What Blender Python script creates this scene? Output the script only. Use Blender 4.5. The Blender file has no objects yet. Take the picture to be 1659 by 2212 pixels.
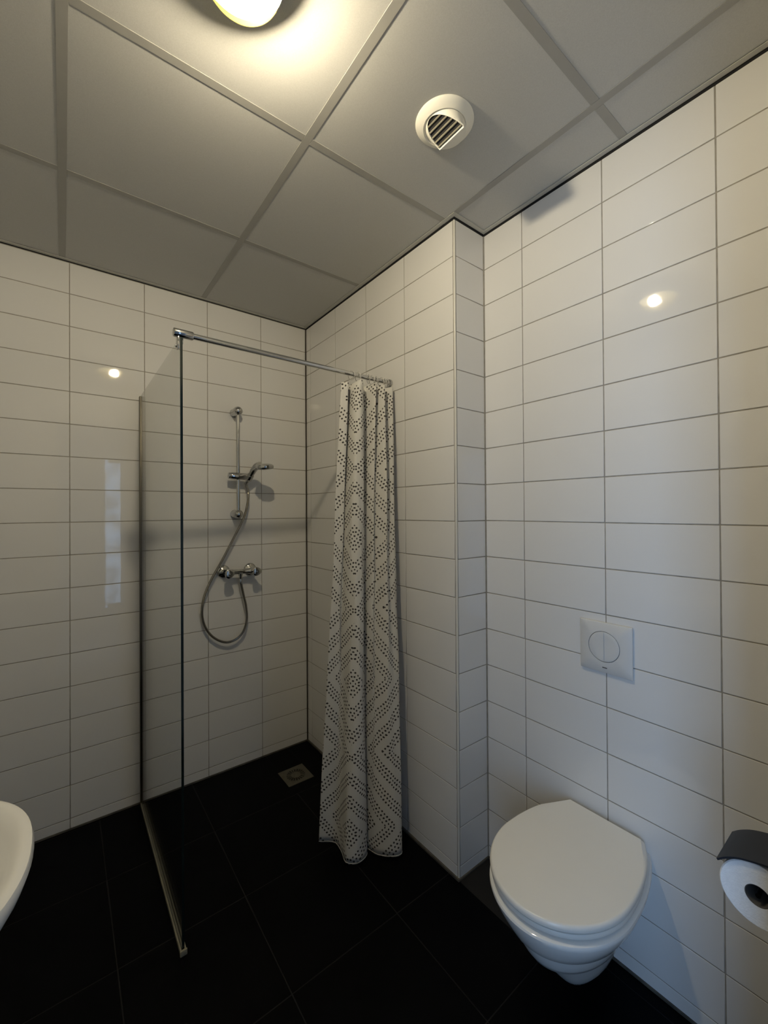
import bpy, bmesh, math, random
from mathutils import Vector, Matrix

random.seed(7)
scene = bpy.context.scene
C = scene.collection
PI = math.pi

# ------------------------------------------------------------------ camera
cam_data = bpy.data.cameras.new('camera')
cam = bpy.data.objects.new('camera', cam_data)
C.objects.link(cam)
cam_data.sensor_fit = 'HORIZONTAL'
cam_data.sensor_width = 36.0
cam_data.lens = 900.987 / 1659 * 36.0
cam_data.shift_x = -(830.33 - 829.5) / 1659
cam_data.shift_y = (1096.38 - 1106.0) / 1659
cam_data.clip_start = 0.02
_r = Vector((0.791932836, -0.610574342, -0.00643086553))
_u = Vector((0.000941244371, -0.00931120289, 0.999956207))
_f = Vector((0.610607482, 0.791904208, 0.00679914765))
cam.matrix_world = Matrix(((_r.x, _u.x, -_f.x, -1.22267),
                           (_r.y, _u.y, -_f.y, -2.39217),
                           (_r.z, _u.z, -_f.z, 1.44521),
                           (0, 0, 0, 1)))
scene.camera = cam

# ------------------------------------------------------------------ world, daylight, exposure
SKY_COLOR = (0.38, 0.62, 1.0)
SKY_STRENGTH = 6.5
BULB_COLOR = (1.0, 0.885, 0.675)
BULB_STRENGTH = 1150.0
world = bpy.data.worlds.new('overcast_sky')
scene.world = world
world.use_nodes = True
bg = world.node_tree.nodes['Background']
bg.inputs['Color'].default_value = (*SKY_COLOR, 1)
bg.inputs['Strength'].default_value = SKY_STRENGTH
# portals in the hall side window and the added end window: they guide sampling of the sky and give no light of their own
for pname, ploc, prot, psx, psy in (('portal_end', (-0.64, -4.68, 1.15), (PI / 2, 0, 0), 0.26, 2.1),
                                    ('portal_side', (-1.98, -2.95, 1.175), (PI / 2, 0, -PI / 2), 0.7, 1.85)):
    pd = bpy.data.lights.new(pname, 'AREA')
    pd.shape = 'RECTANGLE'; pd.size = psx; pd.size_y = psy
    pd.cycles.is_portal = True
    po = bpy.data.objects.new(pname, pd)
    po.location = ploc; po.rotation_euler = prot
    C.objects.link(po)

scene.view_settings.view_transform = 'Standard'
scene.view_settings.look = 'None'
scene.view_settings.gamma = 1.0
scene.view_settings.use_curve_mapping = False
scene.view_settings.exposure = 0.0
scene.cycles.use_denoising = True
scene.cycles.max_bounces = 10
scene.cycles.diffuse_bounces = 5
scene.cycles.glossy_bounces = 5
scene.cycles.transmission_bounces = 8
scene.cycles.transparent_max_bounces = 12
scene.cycles.caustics_reflective = False
scene.cycles.caustics_refractive = False
scene.cycles.sample_clamp_indirect = 4.0

# ------------------------------------------------------------------ room dimensions (metres)
XR = 0.1787          # right wall plane (toilet wall)
YS = -1.2685         # face of the boxed-in step
XL = -1.72           # left wall plane
YF = -2.27           # front wall plane (doorway side)
YB = 0.0             # shower wall plane
ZC = 2.60            # ceiling
ROW = 0.15           # tile row module
TW = 0.3012          # tile column module
GR = 0.0034          # joint width

# ------------------------------------------------------------------ materials
def mat(name, color, rough=0.4, metal=0.0, var=0.04, scale=30.0, bump=0.0, bump_scale=200.0,
        spec=0.5, coat=0.0, rough_var=0.0):
    m = bpy.data.materials.new(name); m.use_nodes = True
    nt = m.node_tree; b = nt.nodes['Principled BSDF']
    b.inputs['Roughness'].default_value = rough
    b.inputs['Metallic'].default_value = metal
    b.inputs['Specular IOR Level'].default_value = spec
    b.inputs['Coat Weight'].default_value = coat
    tc = nt.nodes.new('ShaderNodeTexCoord')
    no = nt.nodes.new('ShaderNodeTexNoise'); no.inputs['Scale'].default_value = scale
    no.inputs['Detail'].default_value = 4.0
    nt.links.new(tc.outputs['Object'], no.inputs['Vector'])
    rp = nt.nodes.new('ShaderNodeValToRGB')
    lo = [max(0.0, c * (1 - var)) for c in color]; hi = [min(1.0, c * (1 + var)) for c in color]
    rp.color_ramp.elements[0].color = (*lo, 1); rp.color_ramp.elements[1].color = (*hi, 1)
    rp.color_ramp.elements[0].position = 0.3; rp.color_ramp.elements[1].position = 0.7
    nt.links.new(no.outputs['Fac'], rp.inputs['Fac'])
    nt.links.new(rp.outputs['Color'], b.inputs['Base Color'])
    if rough_var:
        mr = nt.nodes.new('ShaderNodeMapRange')
        mr.inputs['To Min'].default_value = rough - rough_var; mr.inputs['To Max'].default_value = rough + rough_var
        nt.links.new(no.outputs['Fac'], mr.inputs['Value']); nt.links.new(mr.outputs['Result'], b.inputs['Roughness'])
    if bump:
        n2 = nt.nodes.new('ShaderNodeTexNoise'); n2.inputs['Scale'].default_value = bump_scale
        n2.inputs['Detail'].default_value = 3.0
        nt.links.new(tc.outputs['Object'], n2.inputs['Vector'])
        bp = nt.nodes.new('ShaderNodeBump'); bp.inputs['Strength'].default_value = bump
        bp.inputs['Distance'].default_value = 0.002
        nt.links.new(n2.outputs['Fac'], bp.inputs['Height']); nt.links.new(bp.outputs['Normal'], b.inputs['Normal'])
    return m

M = {}
M['tile'] = mat('glazed_tile', (0.69, 0.685, 0.675), 0.028, var=0.008, scale=3, bump=0.04, bump_scale=14)
M['grout'] = mat('grey_grout', (0.30, 0.28, 0.245), 0.9, var=0.15, scale=40, bump=0.3, bump_scale=600)
M['sealant_dark'] = mat('dark_sealant', (0.055, 0.046, 0.036), 0.6, var=0.35, scale=14)
M['sealant_floor'] = mat('floor_sealant', (0.075, 0.068, 0.055), 0.6, var=0.5, scale=18)
M['trim_white'] = mat('white_edge_profile', (0.62, 0.605, 0.56), 0.35, var=0.02)
M['black'] = mat('shadow_gap_black', (0.006, 0.006, 0.007), 0.8, var=0.2)  # near-black colour stands in for shade in the gap below the ceiling
M['grid'] = mat('grid_paint', (0.33, 0.325, 0.305), 0.5, var=0.02)
M['angle'] = mat('wall_angle_paint', (0.47, 0.465, 0.43), 0.5, var=0.02)
M['panel'] = mat('ceiling_board', (0.50, 0.50, 0.485), 0.9, var=0.05, scale=420, bump=0.12, bump_scale=900)
M['floor_tile'] = mat('black_floor_tile', (0.0012, 0.0013, 0.0016), 0.5, var=0.25, scale=9, bump=0.12, bump_scale=160, spec=0.06)
M['floor_grout'] = mat('floor_grout', (0.0042, 0.0040, 0.0037), 0.9, var=0.5, scale=8)
M['ceramic'] = mat('white_ceramic', (0.82, 0.82, 0.80), 0.09, var=0.01, scale=4)
M['seat'] = mat('seat_plastic', (0.80, 0.79, 0.75), 0.26, var=0.01, scale=6)
M['plastic'] = mat('white_plastic', (0.72, 0.715, 0.69), 0.42, var=0.01, scale=10)
M['vent'] = mat('vent_plastic', (0.80, 0.78, 0.70), 0.45, var=0.02, scale=12)
M['vent_slat'] = mat('vent_slat', (0.33, 0.31, 0.24), 0.5, var=0.1, scale=30)
M['vent_dark'] = mat('vent_inside', (0.02, 0.02, 0.022), 0.6, var=0.2)
M['chrome'] = mat('chrome', (0.54, 0.54, 0.53), 0.09, metal=1.0, var=0.02, rough_var=0.03)
M['chrome_dark'] = mat('hose_metal', (0.40, 0.385, 0.35), 0.25, metal=1.0, var=0.08)
M['alu'] = mat('brushed_aluminium', (0.15, 0.14, 0.118), 0.36, metal=1.0, var=0.05, rough_var=0.06)
M['channel'] = mat('floor_channel', (0.30, 0.28, 0.21), 0.55, metal=0.3, var=0.12)
M['hem'] = mat('hem_cloth', (0.46, 0.455, 0.43), 0.9, var=0.05)
M['plate'] = mat('flush_plate_plastic', (0.60, 0.60, 0.59), 0.42, var=0.01, scale=10)
M['steel'] = mat('drain_steel', (0.115, 0.108, 0.082), 0.5, metal=0.5, var=0.12, scale=40)
M['flap'] = mat('dark_metal_flap', (0.008, 0.0105, 0.017), 0.55, metal=0.0, var=0.1)
M['paper'] = mat('toilet_paper', (0.80, 0.81, 0.82), 0.95, var=0.03, scale=120, bump=0.4, bump_scale=300)
M['core'] = mat('cardboard_core', (0.09, 0.088, 0.085), 0.9, var=0.1)
M['plaster'] = mat('hall_plaster', (0.32, 0.32, 0.33), 0.9, var=0.02)
M['hall_floor'] = mat('hall_floor', (0.20, 0.19, 0.18), 0.6, var=0.1)
M['jamb'] = mat('door_lining', (0.65, 0.65, 0.64), 0.4, var=0.02)
M['mark'] = mat('dark_print', (0.06, 0.06, 0.065), 0.5)

def glass_mat():
    m = bpy.data.materials.new('clear_safety_glass'); m.use_nodes = True
    nt = m.node_tree; nt.nodes.clear()
    o = nt.nodes.new('ShaderNodeOutputMaterial'); mx = nt.nodes.new('ShaderNodeMixShader')
    t = nt.nodes.new('ShaderNodeBsdfTransparent'); t.inputs['Color'].default_value = (0.970, 0.981, 0.973, 1)
    g = nt.nodes.new('ShaderNodeBsdfGlossy'); g.inputs['Roughness'].default_value = 0.02
    f = nt.nodes.new('ShaderNodeFresnel'); f.inputs['IOR'].default_value = 1.5
    # both faces share one thin-sheet reflectance, so back faces use the inverse index
    geo = nt.nodes.new('ShaderNodeNewGeometry'); sw = nt.nodes.new('ShaderNodeMix'); sw.data_type = 'FLOAT'
    sw.inputs[2].default_value = 1.5; sw.inputs[3].default_value = 1.0 / 1.5
    nt.links.new(geo.outputs['Backfacing'], sw.inputs[0]); nt.links.new(sw.outputs[0], f.inputs['IOR'])
    nz = nt.nodes.new('ShaderNodeTexNoise'); nz.inputs['Scale'].default_value = 6
    mr = nt.nodes.new('ShaderNodeMapRange'); mr.inputs['To Min'].default_value = 0.01; mr.inputs['To Max'].default_value = 0.05
    nt.links.new(nz.outputs['Fac'], mr.inputs['Value']); nt.links.new(mr.outputs['Result'], g.inputs['Roughness'])
    nt.links.new(f.outputs['Fac'], mx.inputs['Fac'])
    nt.links.new(t.outputs['BSDF'], mx.inputs[1]); nt.links.new(g.outputs['BSDF'], mx.inputs[2])
    nt.links.new(mx.outputs['Shader'], o.inputs['Surface'])
    return m
M['glass'] = glass_mat()
M['glass_edge'] = mat('green_glass_edge', (0.006, 0.012, 0.012), 0.12, var=0.1, spec=0.4)

def shade_mat():
    m = bpy.data.materials.new('lamp_glass'); m.use_nodes = True
    nt = m.node_tree; nt.nodes.clear()
    o = nt.nodes.new('ShaderNodeOutputMaterial')
    t = nt.nodes.new('ShaderNodeBsdfTransparent'); t.inputs['Color'].default_value = (1.0, 0.97, 0.88, 1)
    tr = nt.nodes.new('ShaderNodeBsdfTranslucent'); tr.inputs['Color'].default_value = (1.0, 0.80, 0.14, 1)
    g = nt.nodes.new('ShaderNodeBsdfGlossy'); g.inputs['Roughness'].default_value = 0.08
    nz = nt.nodes.new('ShaderNodeTexNoise'); nz.inputs['Scale'].default_value = 40
    mr = nt.nodes.new('ShaderNodeMapRange'); mr.inputs['To Min'].default_value = 0.014; mr.inputs['To Max'].default_value = 0.03
    nt.links.new(nz.outputs['Fac'], mr.inputs['Value'])
    m1 = nt.nodes.new('ShaderNodeMixShader'); m2 = nt.nodes.new('ShaderNodeMixShader'); m2.inputs['Fac'].default_value = 0.05
    nt.links.new(mr.outputs['Result'], m1.inputs['Fac'])
    nt.links.new(t.outputs['BSDF'], m1.inputs[1]); nt.links.new(tr.outputs['BSDF'], m1.inputs[2])
    nt.links.new(m1.outputs['Shader'], m2.inputs[1]); nt.links.new(g.outputs['BSDF'], m2.inputs[2])
    nt.links.new(m2.outputs['Shader'], o.inputs['Surface'])
    return m
M['lamp_glass'] = shade_mat()

def bulb_mat():
    m = bpy.data.materials.new('glowing_bulb'); m.use_nodes = True
    nt = m.node_tree; nt.nodes.clear()
    o = nt.nodes.new('ShaderNodeOutputMaterial'); e = nt.nodes.new('ShaderNodeEmission')
    e.inputs['Color'].default_value = (*BULB_COLOR, 1); e.inputs['Strength'].default_value = BULB_STRENGTH
    nt.links.new(e.outputs['Emission'], o.inputs['Surface'])
    return m
M['bulb'] = bulb_mat()

def ring_mat():
    m = bpy.data.materials.new('clear_ring_plastic'); m.use_nodes = True
    nt = m.node_tree; b = nt.nodes['Principled BSDF']
    nz = nt.nodes.new('ShaderNodeTexNoise'); nz.inputs['Scale'].default_value = 50
    rp = nt.nodes.new('ShaderNodeValToRGB')
    rp.color_ramp.elements[0].color = (0.55, 0.54, 0.50, 1); rp.color_ramp.elements[1].color = (0.70, 0.69, 0.66, 1)
    nt.links.new(nz.outputs['Fac'], rp.inputs['Fac']); nt.links.new(rp.outputs['Color'], b.inputs['Base Color'])
    b.inputs['Roughness'].default_value = 0.12; b.inputs['Alpha'].default_value = 0.45
    return m
M['ring'] = ring_mat()

def fabric_mat():
    """white cloth printed with bands of dark dots laid out as nested diamonds (UV in metres)"""
    m = bpy.data.materials.new('dotted_curtain_cloth'); m.use_nodes = True
    nt = m.node_tree; b = nt.nodes['Principled BSDF']; L = nt.links
    def math_(op, a, bb=None, c=None):
        n = nt.nodes.new('ShaderNodeMath'); n.operation = op
        for i, v in enumerate((a, bb, c)):
            if v is None: continue
            if isinstance(v, (int, float)): n.inputs[i].default_value = v
            else: L.new(v, n.inputs[i])
        return n.outputs[0]
    uv = nt.nodes.new('ShaderNodeUVMap'); uv.uv_map = 'UVMap'
    sp = nt.nodes.new('ShaderNodeSeparateXYZ'); L.new(uv.outputs['UV'], sp.inputs[0])
    HU, HV, P = 0.46, 0.297, 0.0150
    u1 = math_('PINGPONG', math_('ADD', sp.outputs['X'], CURT_U0), HU)
    v1 = math_('PINGPONG', math_('ADD', sp.outputs['Y'], CURT_V0), HV)
    s = math_('MULTIPLY', math_('ADD', u1, v1), 0.70711)
    t = math_('MULTIPLY', math_('SUBTRACT', v1, u1), 0.70711)
    PER = 0.0672                                             # one band and one blank strip
    sb = math_('FLOORED_MODULO', s, PER)
    inband = math_('LESS_THAN', sb, 3 * P)
    row = math_('FLOOR', math_('DIVIDE', sb, P))
    fs = math_('SUBTRACT', math_('FRACT', math_('DIVIDE', sb, P)), 0.5)
    stag = math_('MULTIPLY', row, 0.42)
    tt = math_('ADD', math_('DIVIDE', t, P), stag)
    ft = math_('SUBTRACT', math_('FRACT', tt), 0.5)
    # hand-printed look: jitter by cell
    cx = nt.nodes.new('ShaderNodeCombineXYZ'); L.new(math_('FLOOR', tt), cx.inputs[0])
    L.new(math_('FLOOR', math_('DIVIDE', s, P * 0.5)), cx.inputs[1])
    wn = nt.nodes.new('ShaderNodeTexWhiteNoise'); wn.noise_dimensions = '3D'; L.new(cx.outputs[0], wn.inputs['Vector'])
    j = math_('MULTIPLY', math_('SUBTRACT', wn.outputs['Value'], 0.5), 0.16)
    d = math_('SQRT', math_('ADD', math_('POWER', math_('ADD', fs, j), 2.0), math_('POWER', math_('SUBTRACT', ft, j), 2.0)))
    dot = math_('MULTIPLY', math_('LESS_THAN', d, 0.262), inband)
    mx = nt.nodes.new('ShaderNodeMix'); mx.data_type = 'RGBA'
    mx.inputs[6].default_value = (0.66, 0.65, 0.62, 1); mx.inputs[7].default_value = (0.055, 0.05, 0.048, 1)
    L.new(dot, mx.inputs[0]); L.new(mx.outputs[2], b.inputs['Base Color'])
    b.inputs['Roughness'].default_value = 0.8; b.inputs['Specular IOR Level'].default_value = 0.2
    tl = nt.nodes.new('ShaderNodeBsdfTranslucent'); L.new(mx.outputs[2], tl.inputs['Color'])
    ms = nt.nodes.new('ShaderNodeMixShader'); ms.inputs['Fac'].default_value = 0.18
    out = nt.nodes['Material Output']
    L.new(b.outputs['BSDF'], ms.inputs[1]); L.new(tl.outputs['BSDF'], ms.inputs[2]); L.new(ms.outputs['Shader'], out.inputs['Surface'])
    return m
CURT_U0, CURT_V0 = 0.0, -0.14
M['fabric'] = fabric_mat()

# ------------------------------------------------------------------ helpers
def link(o, parent=None):
    C.objects.link(o)
    if parent is not None: o.parent = parent
    return o

def mesh_obj(name, bm, m, parent=None, smooth=False, loc=None):
    me = bpy.data.meshes.new(name)
    bmesh.ops.recalc_face_normals(bm, faces=bm.faces)
    bm.to_mesh(me); bm.free()
    if smooth:
        for p in me.polygons: p.use_smooth = True
        try: me.set_sharp_from_angle(angle=math.radians(38))
        except Exception: pass
    for mm in (m if isinstance(m, (list, tuple)) else [m]): me.materials.append(mm)
    o = bpy.data.objects.new(name, me)
    if loc is not None: o.location = loc
    return link(o, parent)

def tag(o, label=None, cat=None, group=None, kind=None):
    if label: o['label'] = label
    if cat: o['category'] = cat
    if group: o['group'] = group
    if kind: o['kind'] = kind
    return o

def thing(name, loc, label, cat, group=None):
    o = bpy.data.objects.new(name, None); o.empty_display_size = 0.05; o.location = loc
    C.objects.link(o)
    return tag(o, label, cat, group)

def box(bm, x0, x1, y0, y1, z0, z1, bevel=0.0, seg=2):
    r = bmesh.ops.create_cube(bm, size=1.0)
    vs = r['verts']
    for v in vs:
        v.co = Vector((x0 + (v.co.x + .5) * (x1 - x0), y0 + (v.co.y + .5) * (y1 - y0), z0 + (v.co.z + .5) * (z1 - z0)))
    if bevel:
        es = list({e for v in vs for e in v.link_edges})
        bmesh.ops.bevel(bm, geom=es, offset=bevel, segments=seg, profile=0.5, affect='EDGES')
    return bm

def lathe(bm, prof, n=48, mtx=None, cap0=True, cap1=True):
    """prof = [(r, z)...] revolved about local z, then mtx applied"""
    mtx = mtx or Matrix.Identity(4)
    rings = []
    for r, z in prof:
        if r < 1e-6: rings.append([bm.verts.new(mtx @ Vector((0, 0, z)))])
        else: rings.append([bm.verts.new(mtx @ Vector((r * math.cos(2 * PI * i / n), r * math.sin(2 * PI * i / n), z))) for i in range(n)])
    for a, b in zip(rings, rings[1:]):
        if len(a) == 1 and len(b) == 1: continue
        for i in range(n):
            j = (i + 1) % n
            if len(a) == 1: bm.faces.new((a[0], b[i], b[j]))
            elif len(b) == 1: bm.faces.new((a[i], a[j], b[0]))
            else: bm.faces.new((a[i], a[j], b[j], b[i]))
    if cap0 and len(rings[0]) > 1: bm.faces.new(list(reversed(rings[0])))
    if cap1 and len(rings[-1]) > 1: bm.faces.new(rings[-1])
    return bm

def frame_to(direction, origin):
    d = Vector(direction).normalized()
    q = d.to_track_quat('Z', 'Y')
    return Matrix.Translation(Vector(origin)) @ q.to_matrix().to_4x4()

def cyl(bm, p0, p1, r, n=24, bevel=0.0, r1=None):
    p0, p1 = Vector(p0), Vector(p1); L_ = (p1 - p0).length; r1 = r if r1 is None else r1
    if bevel: prof = [(r - bevel, 0), (r - .3 * bevel, .3 * bevel), (r, bevel), (r1, L_ - bevel), (r1 - .3 * bevel, L_ - .3 * bevel), (r1 - bevel, L_)]
    else: prof = [(r, 0), (r1, L_)]
    return lathe(bm, prof, n, frame_to(p1 - p0, p0))

def catmull(pts, n):
    pts = [Vector(p) for p in pts]; out = []
    P = [pts[0] * 2 - pts[1]] + pts + [pts[-1] * 2 - pts[-2]]
    for i in range(1, len(P) - 2):
        for k in range(n):
            t = k / n; a, b, c, d = P[i - 1], P[i], P[i + 1], P[i + 2]
            out.append(0.5 * ((2 * b) + (c - a) * t + (2 * a - 5 * b + 4 * c - d) * t * t + (3 * b - a - 3 * c + d) * t ** 3))
    out.append(pts[-1]); return out

def tube(bm, pts, rad, n=10, cap=True):
    """rad: number or function of index"""
    rings = []; prev = None
    for i, p in enumerate(pts):
        d = (pts[min(i + 1, len(pts) - 1)] - pts[max(i - 1, 0)]).normalized()
        if prev is None: nrm = d.orthogonal().normalized()
        else: nrm = (prev - d * prev.dot(d)).normalized()
        prev = nrm; bn = d.cross(nrm); r = rad(i) if callable(rad) else rad
        rings.append([bm.verts.new(p + (nrm * math.cos(2 * PI * k / n) + bn * math.sin(2 * PI * k / n)) * r) for k in range(n)])
    for a, b in zip(rings, rings[1:]):
        for k in range(n): bm.faces.new((a[k], a[(k + 1) % n], b[(k + 1) % n], b[k]))
    if cap: bm.faces.new(list(reversed(rings[0]))); bm.faces.new(rings[-1])
    return bm

def loft(bm, sections, cap0=True, cap1=True, closed=True):
    rings = [[bm.verts.new(p) for p in s] for s in sections]
    n = len(rings[0])
    for a, b in zip(rings, rings[1:]):
        for k in range(n if closed else n - 1):
            bm.faces.new((a[k], a[(k + 1) % n], b[(k + 1) % n], b[k]))
    if cap0: bm.faces.new(list(reversed(rings[0])))
    if cap1: bm.faces.new(rings[-1])
    return bm

# ------------------------------------------------------------------ tiles
_tiles = {}
def tile_mesh(w, h, m, t=0.004, r=0.0011):
    """glazed tile: front at z=0 (local), rounded edge, origin at the centre of its face"""
    key = (round(w, 4), round(h, 4), m.name)
    if key in _tiles: return _tiles[key]
    rings = [(0, -t), (0, -r), (0.29 * r, -0.29 * r), (r, 0.0)]
    verts, faces = [], []
    for ins, z in rings:
        a, b = w / 2 - ins, h / 2 - ins
        verts += [(-a, -b, z), (a, -b, z), (a, b, z), (-a, b, z)]
    for k in range(3):
        for i in range(4):
            j = (i + 1) % 4
            faces.append((4 * k + i, 4 * k + j, 4 * k + 4 + j, 4 * k + 4 + i))
    faces.append((12, 13, 14, 15))
    me = bpy.data.meshes.new('tile'); me.from_pydata(verts, [], faces)
    for i, p in enumerate(me.polygons): p.use_smooth = (4 <= i < 12)
    me.materials.append(m); me.update()
    _tiles[key] = me
    return me

Z_TOP = ZC - 0.0085
def row_bands():
    b = [(2.45 + GR / 2, Z_TOP)]
    for k in range(16): b.append((2.45 - ROW * (k + 1) + GR / 2, 2.45 - ROW * k - GR / 2))
    b.append((0.006, 0.05 - GR / 2))
    return b

def tile_wall(parent, joints, place, jitter=True, bands=None):
    """joints: sorted positions along the wall; place(s, z) -> matrix mapping tile local (X along wall, Y up, Z out)"""
    for a, b in zip(joints, joints[1:]):
        for z0, z1 in (bands or row_bands()):
            w, h = b - a - GR, z1 - z0
            if w < 0.004 or h < 0.004: continue
            o = bpy.data.objects.new('tile', tile_mesh(w, h, M['tile']))
            mt = place((a + b) / 2, (z0 + z1) / 2)
            if jitter:
                mt = mt @ Matrix.Rotation(random.gauss(0, .0007), 4, 'X') @ Matrix.Rotation(random.gauss(0, .0005), 4, 'Y') \
                     @ Matrix.Translation((0, 0, random.uniform(-.00012, .00012)))
            o.matrix_world = mt
            link(o, parent)

def wall_mtx(origin_fn, xdir, ydir, zdir):
    def f(s, z):
        o = origin_fn(s, z)
        return Matrix(((xdir[0], ydir[0], zdir[0], o[0]), (xdir[1], ydir[1], zdir[1], o[1]), (xdir[2], ydir[2], zdir[2], o[2]), (0, 0, 0, 1)))
    return f

def structure(name, bm, m, label, cat):
    return tag(mesh_obj(name, bm, m), label, cat, kind='structure')

RE = 0.0016   # joint recess
bm = bmesh.new(); box(bm, XL - 0.1, 0.26, RE, 0.10, 0, ZC + 0.05)
wall_back = structure('wall_back', bm, M['grout'], 'white tiled shower wall carrying the shower rail and mixer', 'wall')
bm = bmesh.new(); box(bm, RE, 0.26, YS + RE, RE - 0.0001, 0, ZC + 0.05)
wall_shower = structure('wall_shower', bm, M['grout'], 'white tiled boxed-out wall beside the spotted shower curtain', 'wall')
bm = bmesh.new(); box(bm, XR + RE, 0.2601, YF - 0.10, YS + RE - 0.0001, 0, ZC + 0.05)
wall_right = structure('wall_right', bm, M['grout'], 'white tiled wall behind the toilet and flush plate', 'wall')
bm = bmesh.new(); box(bm, XL - 0.08, XL - RE, YF - 0.10, RE - 0.0001, 0, ZC + 0.05)
wall_left = structure('wall_left', bm, M['grout'], 'white tiled wall behind the washbasin', 'wall')
DX0, DX1, DZ = -1.275, -0.37, 2.26
bm = bmesh.new()
box(bm, XL - 0.0001, DX0, YF - 0.10, YF - RE, 0, ZC + 0.05)
box(bm, DX1, XR + RE - 0.0001, YF - 0.10, YF - RE, 0, ZC + 0.05)
box(bm, DX0, DX1, YF - 0.10, YF - RE, DZ, ZC + 0.05)
wall_front = structure('wall_front', bm, M['grout'], 'white tiled wall with the open doorway, holding the toilet roll', 'wall')

a0 = -0.2936
tile_wall(wall_back, sorted([XL] + [a0 - TW * k for k in range(5)] + [0.0 - 0.0035]),
          wall_mtx(lambda s, z: (s, 0, z), (1, 0, 0), (0, 0, 1), (0, -1, 0)))
b0 = -0.0585
tile_wall(wall_shower, sorted([YS + 0.0085] + [b0 - TW * k for k in range(4)] + [-0.0045]),
          wall_mtx(lambda s, z: (0, s, z), (0, -1, 0), (0, 0, 1), (-1, 0, 0)))
tile_wall(wall_shower, [0.0085, XR - 0.0015],
          wall_mtx(lambda s, z: (s, YS, z), (1, 0, 0), (0, 0, 1), (0, -1, 0)))
m0 = YS - 0.18325
tile_wall(wall_right, sorted([YF] + [m0 - TW * k for k in range(3)] + [YS - 0.0015]),
          wall_mtx(lambda s, z: (XR, s, z), (0, -1, 0), (0, 0, 1), (-1, 0, 0)))
tile_wall(wall_left, sorted([YF] + [-0.10 - TW * k for k in range(8)] + [-0.002]),
          wall_mtx(lambda s, z: (XL, s, z), (0, 1, 0), (0, 0, 1), (1, 0, 0)))
for (xa, xb, bands) in ((XL, DX0 - 0.03, None), (DX1 + 0.03, XR - 0.002, None),
                        (DX0 - 0.03, DX1 + 0.03, [(2.30 + GR / 2, 2.45 - GR / 2), (2.45 + GR / 2, Z_TOP)])):
    n = max(1, round((xb - xa) / TW)); js = [xa + (xb - xa) * i / n for i in range(n + 1)]
    tile_wall(wall_front, js, wall_mtx(lambda s, z: (s, YF, z), (-1, 0, 0), (0, 0, 1), (0, 1, 0)), bands=bands)

# corner sealant, edge profile, black strip painted as the shadow gap, floor joint
def trim(i, boxes, m, label, bevel=0.0):
    bm = bmesh.new()
    for b in boxes: box(bm, *b, bevel=bevel)
    return structure('trim_%d' % i, bm, m, label, 'trim')
trim(1, [(-0.0052, 0.0016, -0.0066, 0.0016, 0.004, Z_TOP)], M['sealant_dark'], 'dark brown sealant line in the far shower corner')
trim(2, [(XR - 0.0028, XR + 0.001, YS - 0.0028, YS + 0.001, 0.004, Z_TOP)], M['grout'], 'grey sealant line in the corner beside the toilet')
bm = bmesh.new()
pts = [(0.0072, 0.0), (0.0072 - 0.0078 * 0.38, -0.0000), (0, 0)]
prof = [Vector((0.0052 + 0.0058 * math.cos(t), 0.0052 + 0.0058 * math.sin(t), 0)) for t in [PI + k * (PI / 2) / 8 for k in range(9)]]
prof.append(Vector((0.0052, 0.0052, 0)))
loft(bm, [[Vector((p.x, YS + p.y, z)) for p in prof] for z in (0.004, Z_TOP)])
tr = structure('trim_3', bm, M['trim_white'], 'white rounded edge profile on the tiled outside corner', 'trim')
for p in tr.data.polygons: p.use_smooth = False
g0, g1 = Z_TOP + 0.0003, ZC + 0.001
trim(4, [(XL, 0.0, -0.0012, 0.002, g0 + 0.003, g1), (-0.0012, 0.002, YS - 0.0012, 0.0, g0, g1),
         (0.0, XR, YS - 0.0012, YS + 0.002, g0, g1), (XR - 0.0012, XR + 0.002, YF, YS, g0, g1),
         (XL - 0.002, XL + 0.0012, YF, 0, g0, g1), (XL, XR, YF - 0.002, YF + 0.0012, g0, g1)],
     M['black'], 'thin black strip painted as the shadow gap between wall tiles and ceiling')
fj = 0.0055
trim(5, [(XL, 0.0, -fj, 0.003, 0.0, 0.0065), (-fj * 1.4, 0.003, YS - fj, 0.0, 0.0, 0.0085),
         (0.0, XR, YS - fj, YS + 0.003, 0.0, 0.0065), (XR - fj, XR + 0.003, YF, YS, 0.0, 0.0065),
         (XL - 0.003, XL + fj, YF, 0, 0, 0.0065)], M['sealant_floor'], 'dark grey sealant joint where wall tiles meet the black floor')

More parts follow.
